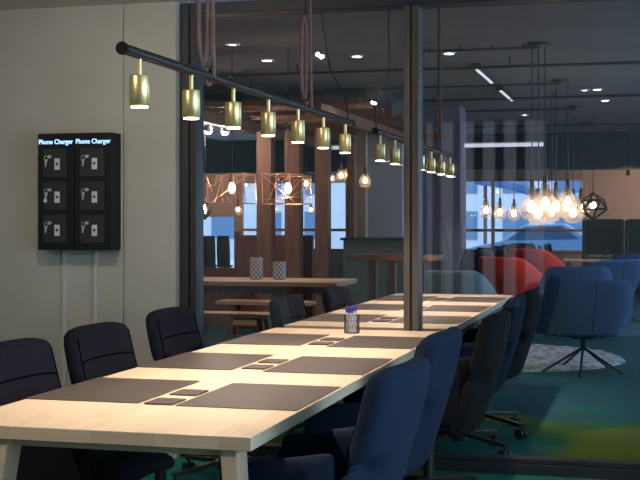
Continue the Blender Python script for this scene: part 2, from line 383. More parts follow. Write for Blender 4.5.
# far wall
WX0, WX1 = -8.8, -1.29; WZ0, WZ1 = .70, 2.18
bm = BM()
bxx(bm, -12, WX0, 26, 26.2, 1.42, 3.1); bxx(bm, -12, -10.4, 26, 26.2, 0, 1.42); bxx(bm, -8.95, WX0, 26, 26.2, 0, 1.42); bxx(bm, -10.4, -8.95, 26, 26.2, 0, .25); bxx(bm, WX1, 4.6, 26, 26.2, 0, 3.1); bxx(bm, WX0, WX1, 26, 26.2, 0, WZ0); bxx(bm, WX0, WX1, 26, 26.2, WZ1, 3.1)
struct('wall_back', bm, M_beige)
bm = BM(); bxx(bm, -12, 4.6, 24.6, 25.0, 2.34, 3.0); struct('trim_8', bm, M_bulk)
bm = BM()
for x in (-8.78, -7.6, -6.35, -5.3, -4.3, -3.19, -1.31): bxx(bm, x-.035, x+.035, 25.97, 26.07, WZ0, WZ1)
bxx(bm, WX0, WX1, 25.98, 26.06, 1.10, 1.16); bxx(bm, WX0, WX1, 25.96, 26.1, WZ0-.03, WZ0+.02); bxx(bm, WX0, WX1, 25.96, 26.06, WZ1-.02, WZ1+.02)
struct('trim_9', bm, M_frameo)
bm = BM(); bxx(bm, -10.4, -8.95, 26.08, 26.09, .25, 1.42); struct('window_6', bm, GW)
bm = BM(); bxx(bm, WX0, WX1, 26.08, 26.09, WZ0, WZ1); struct('window_5', bm, GW)
# beige niche wall by the booth
# outdoors
M_snow = mat('pale_pavement', (.62, .72, .82), .9)
M_bld = mat('pale_blue_cladding', (.62, .74, .86), .6, col2=(.7, .8, .88), scale=2)
bm = BM(); bxx(bm, -60, 40, 27, 90, -.3, -.2); struct('ground', bm, M_snow)

# ============================================================ CONFERENCE CHAIRS
def conference_chair(label, fab, group):
    t = thing('conference_chair', label, 'chair', group=group)
    def back(u, w):
        v = (w+1)/2
        y = u*.295*(1-.06*abs(w)**10)*(1-.07*v)
        z = .36+.55*v-.022*abs(u)**6*(v > .5)*v
        x = -.20-.15*max(v,0)**1.15+.05*u*u*(1-.25*v)+.02*math.sin(v*PI)*-1
        return (x, y, z)
    bm = BM(); shell(bm, back, 16, 16, .075, .30, 14); obj('backrest', bm, fab, t, smooth=True, sub=1)
    bm = BM()
    tube(bm, [Vector(back(-.86+1.72*i/12, .48))+Vector((.0385, 0, 0)) for i in range(13)], .0035, 5)
    for s in (-.88, .88): tube(bm, [Vector(back(s, -.9+1.78*i/12))+Vector((.036, 0, 0)) for i in range(13)], .003, 5)
    obj('seam', bm, M_seam, t)
    bm = BM()
    def seat(u, w):
        return (.03+w*.25, u*.25*(1-.07*abs(w)**4), .455-.02*u*u+.012*w-.03*max(0, w)**6)
    shell(bm, seat, 12, 12, .085, .45); obj('seat', bm, fab, t, smooth=True, sub=1)
    for s in (-1, 1):
        def arm(u, w):
            v = (w+1)/2; f = (u+1)/2
            return (-.20+.36*f, s*(.272-.02*f*f), .40+v*(.28-.06*f))
        bm = BM(); shell(bm, arm, 10, 6, .045, .4); obj('armrest', bm, fab, t, smooth=True, sub=1)
    bm = BM(); box(bm, (0, 0, .395), (.26, .24, .04)); obj('seat_plate', bm, M_black, t, bevel=.01)
    bm = BM(); cyl(bm, (0, 0, .10), (0, 0, .39), .028, .022); cyl(bm, (0, 0, .07), (0, 0, .13), .045, .04); obj('column', bm, M_black, t, smooth=False)
    for k in range(4):
        a = PI/4+k*PI/2+.25
        d = Vector((math.cos(a), math.sin(a), 0))
        bm = BM(); bar(bm, d*.03+Vector((0, 0, .115)), d*.33+Vector((0, 0, .085)), .04, .022); lg = obj('base_leg', bm, M_black, t, bevel=.004)
        p = d*.32; n = d.cross(Vector((0, 0, 1)))
        bm = BM()
        for s in (-1, 1): cyl(bm, p+n*s*.010+Vector((0, 0, .03)), p+n*s*.028+Vector((0, 0, .03)), .03, seg=16)
        cyl(bm, p+Vector((0, 0, .03)), p+Vector((0, 0, .085)), .008, seg=8)
        box(bm, p+Vector((0, 0, .05)), (.035, .035, .022), Matrix.Rotation(a, 3, 'Z'))
        obj('caster', bm, M_black, lg)
    return t
GL = 'conference chairs along the meeting table'
D = math.radians
c0 = conference_chair('navy-black conference chair at left picture edge, nearest of the wall side row', M_navy, GL)
c0.location = (-2.0, 4.13, 0); c0.rotation_euler = (0, 0, D(-2))
dup(c0, (-2.02, 4.90, 0), D(-3), 'navy-black conference chair in front of the wall, middle of the left side row')
dup(c0, (-2.08, 5.90, 0), D(-2), 'navy-black conference chair beside the dark glass frame, left of the long table')
dup(c0, (-1.92, 7.42, 0), D(-4), 'navy-black chair behind the glass beside the pen cup, nearer one at the far table')
dup(c0, (-1.90, 8.60, 0), D(-3), 'navy-black chair behind the glass, half hidden by the end of the picnic table')
for _c in [o for o in COL.objects if o.name.startswith('conference_chair')]: _c.scale = (.96, .96, .965) if _c.location.y < 6.5 else (.94, .94, .935)
cb = conference_chair('navy conference chair tinted for blue daylight in the right foreground, cut by the bottom edge', M_navylit, GL)
cb.location = (-1.03, 3.62, 0); cb.rotation_euler = (0, 0, D(176))
dup(cb, (-1.09, 4.72, 0), D(177), 'navy conference chair tinted for blue daylight, second from front on the right of the table')
ck = conference_chair('dark conference chair blackened for shade, third from front on the right, just before the glass', M_shadef, GL)
ck.location = (-1.0, 5.70, 0); ck.rotation_euler = (0, 0, D(178))
dup(cb, (-1.05, 7.0, 0), D(180), 'navy conference chair tinted for blue daylight, just behind the glass on the right of the table')
c = dup(ck, (-1.02, 7.72, 0), D(176), 'dark conference chair blackened for shade, beyond the glass, nearest to the blue armchair')

# ============================================================ MEETING TABLES
TX0, TX1 = -1.985, -1.042
def meeting_table(y0, y1, label, inset=(0, .2)):
    t = thing('meeting_table', label, 'table', ((TX0+TX1)/2, (y0+y1)/2, 0), group='long wooden meeting tables')
    hw = (TX1-TX0)/2; hl = (y1-y0)/2
    bm = BM(); bxx(bm, -hw, hw, -hl, hl, .702, .74); o = obj('tabletop', bm, M_table, t, bevel=.002)
    o.data.materials.append(M_edge)
    for p in o.data.polygons:
        if abs(p.normal.y) > .5: p.material_index = 1
    bm = BM()
    for s in (-1, 1): bxx(bm, s*(hw-.10)-.012, s*(hw-.10)+.012, -hl+.06, hl-.06, .665, .702)
    for s in (-1, 1): bxx(bm, -hw+.10, hw-.10, s*(hl-.07)-.012, s*(hl-.07)+.012, .675, .702)
    obj('apron', bm, M_edge, t)
    for sx in (-1, 1):
        for sy in (-1, 1):
            bm = BM(); bar(bm, (sx*(hw-.075-(.10 if sx < 0 else 0)-inset[sy > 0]*.8), sy*(hl-.075), .702), (sx*(hw-.03-(.03 if sx < 0 else 0)-inset[sy > 0]), sy*(hl-.06), 0), .048, .09, up=(0, 1, 0)); obj('leg', bm, M_edge, t, bevel=.004)
    return t
meeting_table(3.165, 6.468, 'long pale ash meeting table in the foreground, ending at the glass partition')
meeting_table(6.63, 9.80, 'long pale ash meeting table continuing behind the glass partition', (.25, .25))

def placemat(y, x, label):
    bm = BM(); box(bm, (0, 0, .0015), (.40, .56, .003)); o = obj('placemat', bm, M_mat, loc=(x, y, .7403), bevel=.001)
    return tag(o, label, 'placemat', 'brown leather placemats on the meeting tables')
rows = [('front', 3.92), ('middle', 4.83), ('third', 5.81)]
for (nm, y), d in zip(rows, ('nearest the camera', 'in the middle row', 'beside the pen cup')):
    placemat(y, -1.25, 'dark brown leather placemat on the right table edge, ' + d)
    placemat(y+.02, -1.785, 'dark brown leather placemat on the left table edge, ' + d)
for y, d in zip((7.22, 8.18, 9.15), ('first row behind the glass', 'second row behind the glass', 'farthest row behind the glass')):
    placemat(y, -1.25, 'dark placemat on the right side of the far table, ' + d)
    placemat(y, -1.78, 'dark placemat on the left side of the far table, ' + d)
def coaster(x, y, label):
    bm = BM(); box(bm, (0, 0, .003), (.096, .122, .006)); return tag(obj('coaster', bm, M_coast, loc=(x, y, .7403), bevel=.0015), label, 'coaster', 'square leather coasters on the meeting tables')
for y, d in zip((3.845, 4.815, 5.80, 7.15, 8.1, 9.05), ('between the front placemats', 'between the middle row placemats', 'between the placemats near the pen cup', 'between the first placemats behind the glass', 'between the second placemats behind the glass', 'between the farthest placemats')):
    coaster(-1.511, y-.1065+(-.03 if y < 6.5 else 0), 'square brown coaster ' + d + ', nearer of the pair')
    coaster(-1.511, y+.1065+(-.03 if y < 6.5 else 0), 'square brown coaster ' + d + ', farther of the pair')

# pen cup
pc = thing('pen_cup', 'wire mesh cup on the table end by the glass, holding white pens', 'pen cup', (-1.505, 6.26, .7405))
bm = BM(); R = .040
for k in range(18):
    a = 2*PI*k/18
    for tw in (-.5, .5): cyl(bm, (R*math.cos(a), R*math.sin(a), 0), (R*math.cos(a+tw), R*math.sin(a+tw), .095), .0008, seg=4)
for z in (.002, .035, .065, .095): tube(bm, [(R*math.cos(2*PI*i/24), R*math.sin(2*PI*i/24), z) for i in range(24)], .0013, 5, closed=True)
cyl(bm, (0, 0, 0), (0, 0, .003), R, seg=24)
obj('mesh_cup', bm, M_metal, pc)
for k in range(12):
    a = 2*PI*k/12*2.4+k; r = .012+.02*((k*7) % 5)/5; tl = .030
    p0 = Vector((r*math.cos(a), r*math.sin(a), .004)); p1 = Vector(((r+.006)*math.cos(a+1.0), (r+.006)*math.sin(a+1.0), .130+.008*(k % 3)))
    pen = thing('pen', 'white pen with a violet blue cap standing in the wire cup', 'pen', (-1.505, 6.26, .7405), group='pens in the wire cup')
    bm = BM(); cyl(bm, p0, p1*.88+p0*.12, .0042, seg=8); obj('barrel', bm, M_pen, pen)
    bm = BM(); d = (p1-p0).normalized(); cyl(bm, p1-d*.030, p1, .0058, seg=8); obj('cap', bm, M_cap, pen)

# ============================================================ LINEAR SPOT BARS
def strap(bm, p, ztop, s=1):
    x, y, z = p
    # leather strap: band round the bar up to the ceiling plus a long oval loop beside it
    for dy in (-.0, .0): pass
    bar(bm, (x+.015, y+.012, z+.0), (x+.005, y+.012, ztop), .008, .022)
    pts = []
    for i in range(28):
        a = 2*PI*i/28; pts.append((x-.005, y-.04+.045*math.cos(a), z+.225+.18*math.copysign(abs(math.sin(a))**.6, math.sin(a))))
    tube(bm, pts, .008, 6, closed=True)
    tube(bm, [(x+.0, y+.03*math.cos(a), z+.03*math.sin(a)) for a in [2*PI*i/14 for i in range(14)]], .007, 6, closed=True)
def light_bar(y0, y1, lamps, straps, cordfn, ztop, label, power):
    X, Z = -1.5, 1.835
    t = thing('linear_pendant_light', label, 'pendant light', (X, (y0+y1)/2, Z), group='dark bar lights with brass spots')
    oy = (y0+y1)/2
    bm = BM(); cyl(bm, (0, y0-oy, 0), (0, y1-oy, 0), .0165, seg=24); obj('light_bar', bm, M_barm, t, smooth=False)
    for y in (y0, y1):
        bm = BM(); s = -1 if y == y0 else 1; cyl(bm, (0, y-oy, 0), (0, y-oy+s*.010, 0), .0195, seg=24); obj('end_cap', bm, mat('cap_black', (.004, .004, .004), .6, spec=.15), t)
    for y in lamps:
        yy = y-oy
        bm = BM(); lathe(bm, [(.018, -.066), (.0295, -.066), (.0305, -.069), (.0305, -.157), (.027, -.160)], (0, yy, 0), 28); hd = obj('spot_head', bm, M_brass, t, smooth=False, bevel=0)
        for p in hd.data.polygons: p.use_smooth = abs(p.normal.z) < .5
        bm = BM(); cyl(bm, (0, yy, -.068), (0, yy, -.015), .008, seg=12); obj('stem', bm, M_brass, hd)
        bm = BM(); cyl(bm, (0, yy, -.164), (0, yy, -.1595), .0255, seg=24); obj('lens', bm, M_lens, hd)
        spot('spot_lamp', (0, yy, -.172), power, WARM, 112, .75, .02, parent=t)
    for y in straps:
        bm = BM(); strap(bm, (0, y-oy, 0), ztop-Z); h = obj('leather_strap', bm, M_strap, t)
        bm = BM(); hz = .50
        tube(bm, [(-.005, y-oy-.03, .43), (0, y-oy-.02, .47), (0, y-oy-.035, .50), (0, y-oy-.03, .54), (0, y-oy-.03, ztop-Z)], .007, 6); obj('hook', bm, M_black, h)
    bm = BM(); tube(bm, [Vector(p)-Vector((X, oy, Z)) for p in cordfn], .0045, 6); obj('power_cord', bm, M_black, t, smooth=True)
    return t
def smoothpath(pts, n=8):
    pts = [Vector(p) for p in pts]; P = [pts[0]]+pts+[pts[-1]]; o = []
    for i in range(1, len(P)-2):
        for k in range(n):
            t = k/n; a, b, c, d = P[i-1], P[i], P[i+1], P[i+2]
            o.append(.5*((2*b)+(c-a)*t+(2*a-5*b+4*c-d)*t*t+(3*b-a-3*c+d)*t**3))
    o.append(P[-2]); return o
cord1 = smoothpath([(-1.5, 5.60, 2.55), (-1.5, 5.60, 2.40), (-1.49, 5.66, 2.2), (-1.48, 5.72, 2.06), (-1.49, 5.95, 1.99), (-1.5, 6.12, 1.93), (-1.5, 6.15, 1.84)])
cord2 = smoothpath([(-1.5, 7.2, 3.0), (-1.5, 7.18, 2.5), (-1.49, 7.14, 2.22), (-1.48, 6.95, 2.12), (-1.49, 6.80, 2.04), (-1.5, 6.82, 1.9), (-1.5, 6.86, 1.84)])
PW = 31
light_bar(3.353, 6.225, [3.475+.4365*i for i in range(7)], (4.08, 5.38), cord1, 2.55, 'dark bar light with seven brass spots hanging over the foreground table', PW)
light_bar(6.80, 9.64, [6.93+.43*i for i in range(7)], (7.85, 9.0), cord2, 3.0, 'dark bar light with brass spots hanging behind the glass partition', PW)

# ============================================================ PHONE CHARGER LOCKERS
def text_mesh(name, body, size, m, parent, loc, rot=(PI/2, 0, 0), ext=.0008, sx=1):
    cu = bpy.data.curves.new(name, 'FONT'); cu.body = body; cu.size = size; cu.extrude = ext; cu.align_x = 'CENTER'; cu.align_y = 'CENTER'; cu.offset = .0004
    tmp = bpy.data.objects.new(name+'_src', cu); COL.objects.link(tmp)
    bpy.context.view_layer.update()
    me = bpy.data.meshes.new_from_object(tmp.evaluated_get(bpy.context.evaluated_depsgraph_get()))
    bpy.data.objects.remove(tmp)
    me.materials.clear(); me.materials.append(m)
    o = bpy.data.objects.new(name, me); COL.objects.link(o); o.parent = parent; o.location = loc; o.rotation_euler = rot; o.scale = (sx, 1, 1)
    return o
def locker(x0, x1, label, blue_tag):
    yf = 6.29; z0, z1 = 1.163, 1.818; W = x1-x0
    t = thing('phone_charging_locker', label, 'locker', ((x0+x1)/2, 6.29, z0), group='black charging lockers on the wall')
    H_ = z1-z0
    bm = BM(); bxx(bm, -W/2, W/2, .004, .128, 0, H_); obj('cabinet', bm, mat('locker_black', (.007, .007, .008), .5, spec=.3), t, bevel=.002)
    text_mesh('lit_sign', 'Phone Charger', .037, M_text, t, (0, .0022, H_-.048), sx=.93)
    for k in range(3):
        zt = 1.732-.186*k-z0; zb = zt-.158
        bm = BM(); bxx(bm, -W/2+.035, W/2-.045, -.002, .006, zb, zt); d = obj('door', bm, mat('locker_door_black', (.018, .018, .019), .5), t, bevel=.001)
        xm = -.005
        bm = BM(); bxx(bm, xm-.0, xm+.032, -.005, -.001, zb+.04, zt-.055); obj('number_plate', bm, M_plate, d, bevel=.001)
        bm = BM(); bxx(bm, xm+.009, xm+.023, -.0062, -.0048, zb+.066, zt-.078); obj('plate_symbol', bm, M_black, d)
        kx = xm-.035
        bm = BM(); cyl(bm, (kx+.008, -.012, zt-.045), (kx+.008, 0, zt-.045), .009, seg=14); obj('lock', bm, M_chrome, d)
        bm = BM()
        tube(bm, [(kx-.012+.012*math.cos(a), -.012, zt-.052+.012*math.sin(a)) for a in [2*PI*i/14 for i in range(14)]], .0016, 5, closed=True)
        box(bm, (kx-.016, -.012, zt-.083), (.008, .002, .036)); box(bm, (kx-.010, -.014, zt-.078), (.007, .002, .030), Matrix.Rotation(.25, 3, 'Y'))
        cyl(bm, (kx-.014, -.013, zt-.068), (kx-.014, -.010, zt-.068), .009, seg=12)
        obj('key', bm, M_chrome, d)
        if blue_tag and k == 1:
            bm = BM(); cyl(bm, (kx-.016, -.016, zt-.106), (kx-.016, -.012, zt-.106), .011, seg=16); obj('key_tag', bm, M_tag, d)
    return t
locker(-3.335, -3.112, 'black three-door phone charging locker, left one, with a light blue key tag', True)
locker(-3.107, -2.884, 'black three-door phone charging locker, right one of the wall pair', False)
for x, lb in ((-3.19, 'grey cable trunking running down from the left locker to the floor'), (-2.995, 'grey cable trunking running down from the right locker to the floor')):
    bm = BM(); bxx(bm, -.012, .012, -.012, 0, 0, 1.155); tag(obj('cable_trunking', bm, mat('trunking_grey', (.50, .50, .48), .5), loc=(x-.04, 6.419, 0), bevel=.002), lb, 'cable cover')

# ============================================================ LOUNGE CHAIRS
def lounge_chair(label, fab, inner, group):
    t = thing('lounge_armchair', label, 'armchair', group=group)
    def sh(u, w):
        s = u; v = (w+1)/2; a = abs(s); sg = 1 if s >= 0 else -1
        # plan path: back then arms forward (+X)
        if a < .42: x = -.34+.10*(a/.42)**4; y = .31*(a/.42)
        else:
            f = (a-.42)/.58; x = -.24+.60*f; y = .31+.15*math.sin(f*PI/2)
        f = max(0, (a-.36)/.64); f = min(1, f); sm = f*f*(3-2*f)
        zt = .83-.30*min(1, sm*1.7)
        z = .33+(zt-.33)*v
        lean = v*.11*(1-sm)
        tp = .80+.20*min(1, v*1.6)
        return (x*tp-lean+.03, sg*y*tp*(1+.03*v), z)
    bm = BM(); shell(bm, sh, 36, 10, .055, .45); obj('shell', bm, fab, t, smooth=True, sub=1)
    bm = BM(); tube(bm, [Vector(sh(0, -.95+1.9*i/10))+Vector((-.030, 0, 0)) for i in range(11)], .0035, 5); obj('seam', bm, M_seam, t)
    def seat(u, w): return (.06+w*.29, u*.28*(1-.06*abs(w)**4), .385-.015*u*u)
    bm = BM(); shell(bm, seat, 12, 12, .12, .4); obj('seat', bm, inner, t, smooth=True, sub=1)
    bm = BM(); cyl(bm, (0, 0, .19), (0, 0, .33), .02, .03); cyl(bm, (0, 0, .30), (0, 0, .335), .11, .12); obj('column', bm, M_metal, t)
    for k in range(5):
        a = 2*PI*k/5+.3
        bm = BM(); tube(bm, [(.01*math.cos(a), .01*math.sin(a), .22), (.14*math.cos(a), .14*math.sin(a), .14), (.36*math.cos(a), .36*math.sin(a), .012)], .011, 8); obj('leg', bm, M_metal, t)
    return t
GA = 'swivel armchairs in the lounge'
lc = lounge_chair('bright blue swivel armchair nearest the glass, seen from behind beside the rug', M_blue, M_bluein, GA)
p = at(583, 368, 10.75); lc.location = (p.x, p.y, 0); lc.rotation_euler = (0, 0, D(108))
p = at(576, 0, 13.9); dup(lc, (p.x, p.y, 0), D(98), 'blue armchair directly behind the nearest blue one, lower edge hidden')
p = at(608, 0, 16.3); dup(lc, (p.x, p.y, 0), D(120), 'blue armchair third from the glass, right of the red pair')
p = at(632, 0, 19.3); dup(lc, (p.x, p.y, 0), D(100), 'blue armchair farthest away at the right, before the dark booths')
lr = lounge_chair('bright red armchair, left of the two and nearer the meeting table', M_red, M_red, 'red swivel armchairs')
lr.scale = (1.06,)*3
p = at(517, 0, 15.6); lr.location = (p.x, p.y, 0); lr.rotation_euler = (0, 0, D(58))
p = at(545, 0, 18.0); dup(lr, (p.x, p.y, 0), D(50), 'bright red armchair, right of the two and farther back', scale=1.12)
lt = lounge_chair('grey teal armchair behind the far end of the meeting table', M_teal, M_teal, 'teal armchair')
p = at(458, 0, 12.8); lt.location = (p.x, p.y, 0); lt.rotation_euler = (0, 0, D(80))
# rug
p = at(506, 358, 11.9)
bm = BM(); n_r, n_a = 16, 72
rr = []
for i in range(n_r+1):
    ring = []
    for k in range(n_a):
        r = 1.12*i/n_r*(1+.01*random.uniform(-1, 1)); a = 2*PI*k/n_a
        ring.append(bm.verts.new((r*math.cos(a), r*math.sin(a), .03+.016*random.random() if i < n_r else .003)))
    rr.append(ring)
for A, B in zip(rr[1:], rr[2:]):
    for k in range(n_a): bm.faces.new((A[k], A[(k+1) % n_a], B[(k+1) % n_a], B[k]))
bm.faces.new(rr[1])
tag(obj('rug', bm, M_rug, loc=(p.x, p.y, 0)), 'round white shaggy rug on the floor under the blue armchairs', 'rug', kind=None)

# ============================================================ DINING AREA
def dining_chair(label, fab, group):
    t = thing('dining_chair', label, 'chair', group=group)
    def sh(u, w):
        v = (w+1)/2
        return (-.21-.09*v+.05*u*u, u*.22*(1-.15*abs(w)**4*(w > 0)), .44+.42*v)
    bm = BM(); shell(bm, sh, 8, 8, .02, .2); obj('backrest', bm, fab, t, smooth=True)
    def seat(u, w): return (.01+w*.22, u*.22, .45-.02*(1-u*u))
    bm = BM(); shell(bm, seat, 8, 8, .03, .2); obj('seat', bm, fab, t, smooth=True)
    for sx in (-1, 1):
        for sy in (-1, 1):
            bm = BM(); cyl(bm, (sx*.15, sy*.16, .43), (sx*.22, sy*.21, 0), .011, .009, 8); obj('leg', bm, M_metal, t)
    return t
dc = dining_chair('black dining chair left of the red armchairs, nearest of its row', M_black, 'black dining chairs by the far window')
p = at(478, 0, 17.5); dc.location = (p.x, p.y, 0); dc.rotation_euler = (0, 0, D(95)); dc.scale = (1.08,)*3
for x, tt, r, lb in [(494, 18.6, 88, 'black dining chair second in the row left of the red armchairs'), (506, 19.8, 92, 'black dining chair third in the row before the far window'),
                     (516, 21.0, 90, 'black dining chair fourth in the row before the far window'), (524, 22.2, 90, 'black dining chair at the far end of the row by the window'),
                     (558, 19.8, 5, 'black dining chair in profile right of the red armchairs, nearest of three'), (563, 20.7, 0, 'black dining chair in profile right of the red armchairs, middle of three'),
                     (566, 21.6, 5, 'black dining chair in profile right of the red armchairs, farthest of three')]:
    p = at(x, 0, tt); dup(dc, (p.x, p.y, 0), D(r), lb, scale=1.08)
M_dtop = mat('dining_oak', (0.50, 0.36, 0.25), .45, col2=(.42, .30, .20), scale=4, stretch=(1, 8, 1))
def dining_table(px, tt, lx, ly, label):
    p = at(px, 0, tt); t = thing('dining_table', label, 'table', (p.x, p.y, 0), group='dining tables in the background')
    bm = BM(); bxx(bm, -lx/2, lx/2, -ly/2, ly/2, .715, .745); obj('tabletop', bm, M_dtop, t, bevel=.004)
    for sx in (-1, 1):
        for sy in (-1, 1):
            bm = BM(); cyl(bm, (sx*(lx/2-.08), sy*(ly/2-.08), .715), (sx*(lx/2-.06), sy*(ly/2-.06), 0), .02, .016, 8); obj('leg', bm, M_metal, t)
    return t
dining_table(587, 18.6, .7, .6, 'small wooden dining table nearest, right of the red armchairs')
dining_table(606, 21.1, .6, .6, 'small wooden dining table farther back, in front of the dark booths')
dining_table(480, 22.6, 1.0, .7, 'wooden dining table behind the black chairs near the far window')
for x, tt, lb in ((585, 18.6, 'small dark mug standing on the nearer small dining table'), (605, 20.8, 'small dark mug standing on the farther small dining table')):
    p = at(x, 0, tt); bm = BM(); lathe(bm, [(.03, 0), (.035, .01), (.035, .09), (.030, .09), (.028, .02)], seg=14); h = 14
    tube(bm, [(.033+.02*math.sin(PI*i/6), 0, .02+.05*i/6) for i in range(7)], .005, 5)
    tag(obj('mug', bm, M_cup, loc=(p.x, p.y, .746)), lb, 'mug')
# booths
def booth(px, lb):
    p = at(px, 0, 22.3); t = thing('booth_sofa', lb, 'booth seat', (p.x, p.y, 0), group='dark high-backed booths')
    bm = BM(); bxx(bm, -.34, .34, -.05, .05, 0, 1.36); obj('backrest', bm, M_dark, t, bevel=.03)
    bm = BM(); bxx(bm, -.31, .31, -.55, -.05, .08, .46); obj('seat', bm, M_dark, t, bevel=.04)
    for s in (-1, 1):
        bm = BM(); bxx(bm, s*.335-.025, s*.335+.025, -.6, .05, 0, 1.34); obj('side_panel', bm, M_dark, t, bevel=.02)
    return t
booth(604, 'dark high-backed booth sofa against the beige wall, left one'); booth(646, 'dark high-backed booth sofa against the beige wall, right one at the picture edge')

# ============================================================ PENDANT BULBS
def bulb_pendant(loc, ztop, r, label, group, canopy=None):
    t = thing('pendant_bulb', label, 'pendant lamp', loc, group=group)
    k = r/.09
    bm = BM(); lathe(bm, [(.012*k, .17*k), (.03*k, .15*k), (.035*k, .12*k), (.062*k, .06*k), (.088*k, 0), (.09*k, -.03*k), (.07*k, -.075*k), (.02*k, -.095*k)], seg=20); obj('glass_shade', bm, GB, t, smooth=True)
    bm = BM(); lathe(bm, [(.008*k, .055*k), (.026*k, .03*k), (.034*k, 0), (.024*k, -.025*k), (.004*k, -.035*k)], seg=14); obj('light_bulb', bm, M_fil, t, smooth=True)
    bm = BM(); cyl(bm, (0, 0, .055*k), (0, 0, .21*k), .018*k, seg=10); obj('socket', bm, M_metal, t)
    bm = BM(); cyl(bm, (0, 0, .2*k), (0, 0, ztop-loc[2]), .006, seg=6); obj('cord', bm, M_black, t)
    return t
def canopy(p, label):
    bm = BM(); cyl(bm, (0, 0, -.03), (0, 0, 0), .11, seg=24); return tag(obj('ceiling_rose', bm, M_pipe, loc=(p[0], p[1], 3.0)), label, 'lamp canopy', 'black ceiling roses above the clear bulbs')
GC = 'cluster of clear glass pendant bulbs'
words = {0: 'nearest hanging clear glass bulb', 1: 'second group clear glass bulb', 2: 'third group clear glass bulb', 3: 'farther clear glass bulb'}
cl = [(532, 208, 11.4, .09), (545, 205, 11.7, .095), (538.5, 214, 11.9, .085), (556, 207, 14.4, .10), (568, 203, 14.8, .095), (552, 213, 15.5, .09), (573, 213, 18, .12), (566, 208, 18.4, .11), (581, 209, 21, .12), (549, 209, 18.2, .10)]
lbl = ['clear glass bulb at the left end of the lit cluster', 'large clear glass bulb second from left in the lit cluster', 'low hanging clear bulb near the left of the cluster', 'clear glass bulb in the middle of the cluster, touching its neighbours', 'high hanging large bulb right of the cluster middle', 'low clear bulb under the cluster middle', 'lowest clear bulb at the right part of the cluster', 'small clear bulb behind the right part of the cluster', 'clear bulb at the right end of the cluster beside the black cage lamp', 'clear bulb half hidden in the cluster centre']
b0 = None
for (x, y, tt, r), lb in zip(cl, lbl):
    p = at(x, y, tt); bulb_pendant(p, 2.99, r*1.25, lb, GC)
point('cluster_glow', at(555, 208, 14), 10, (1, .7, .45), .2)
for px, py, lb in ((539, 43, 'nearest'), (560, 80, 'second'), (575, 106, 'third'), (587, 122, 'farthest')):
    tt = FPX*(3.0-CH)/(221-py); canopy(at(px, py, tt), 'black round ceiling rose holding bulb cords, %s from the glass' % lb)
for x, y, d in ((486, 211, 'left'), (500, 213, 'middle'), (514, 214, 'right')):
    bulb_pendant(at(x, y, 20), 2.99, .105, 'slim clear bulb hanging before the far window, %s of three' % d, 'three bulbs before the far window')
for x, y, tt, r, lb in [(238, 210, 17, .06, 'small glowing bulb low behind the left copper cage lamp'), (274, 210, 17, .06, 'small glowing bulb between the first and second brown posts'),
                     (306, 184, 15.5, .07, 'bulb on a dark socket between the second and third posts'), (311, 210, 18, .05, 'small low bulb between the second and third posts'),
                     (341, 176, 16, .075, 'left of two close bulbs right of the third post'), (348, 175, 17, .07, 'right of two close bulbs right of the third post'), (332, 179, 18, .06, 'dim bulb just right of the third brown post'), (365, 181, 15, .075, 'single bulb in front of the pale timber post')]:
    bulb_pendant(at(x, y, tt), 2.99, r, lb, 'small bulbs hanging among the timber posts')

# wire cage lamps
def cage_lamp(loc, w, h, wires, m, seed, label, group, bulb_r=.035, thick=.0045, shape='box'):
    rnd = random.Random(seed); t = thing('wire_cage_lamp', label, 'pendant lamp', loc, group=group)
    bm = BM()
    if shape == 'box':
        cs = [Vector((sx*w/2*rnd.uniform(.8, 1), sy*w/2*rnd.uniform(.8, 1), sz*h/2*rnd.uniform(.85, 1))) for sx in (-1, 1) for sy in (-1, 1) for sz in (-1, 1)]
        for i in range(8):
            for j in range(i+1, 8):
                if bin(i ^ j).count('1') == 1: cyl(bm, cs[i], cs[j], thick, seg=5)
        for k in range(wires):
            ax = rnd.randrange(3); pts = []
            for q in (0, 1):
                p = Vector((rnd.uniform(-w/2, w/2), rnd.uniform(-w/2, w/2), rnd.uniform(-h/2, h/2)))
                ax2 = rnd.choice((0, 1, 2)) if q else ax
                p[ax2] = math.copysign((w/2 if ax2 < 2 else h/2)*.93, p[ax2]); pts.append(p)
            cyl(bm, pts[0], pts[1], thick*.8, seg=5)
    else:
        n = 7; top = Vector((0, 0, h/2)); bot = Vector((0, 0, -h/2))
        r1 = [Vector((w*.36*math.cos(2*PI*i/n), w*.36*math.sin(2*PI*i/n), h*.22)) for i in range(n)]
        r2 = [Vector((w*.5*math.cos(2*PI*(i+.5)/n), w*.5*math.sin(2*PI*(i+.5)/n), -h*.12)) for i in range(n)]
        for i in range(n):
            j = (i+1) % n
            for a, b in ((top, r1[i]), (r1[i], r1[j]), (r1[i], r2[i]), (r1[j], r2[i]), (r2[i], r2[j]), (r2[i], bot)): cyl(bm, a, b, thick, seg=5)
    obj('cage', bm, m, t)
    bm = BM(); lathe(bm, [(.01, .07), (bulb_r*.8, .035), (bulb_r, 0), (bulb_r*.7, -.03), (.005, -.042)], seg=14); obj('light_bulb', bm, M_fil, t, smooth=True)
    bm = BM(); cyl(bm, (0, 0, .06), (0, 0, .15), .024, seg=12); obj('socket', bm, M_copper, t)
    bm = BM(); cyl(bm, (0, 0, .15), (0, 0, 2.99-loc[2]), .005, seg=6); obj('cord', bm, M_black, t)
    return t
cage_lamp(at(232, 189, 12), .42, .30, 15, M_copper, 3, 'copper wire cage lamp over the picnic table, left one', 'copper cage lamps')
cage_lamp(at(288, 189, 12), .42, .30, 15, M_copper, 5, 'copper wire cage lamp over the picnic table, right one', 'copper cage lamps')
cage_lamp(at(593, 206, 19), .46, .42, 0, M_metal, 1, 'black faceted wire cage lamp before the beige wall', 'black cage lamps', .05, .013, 'gem')
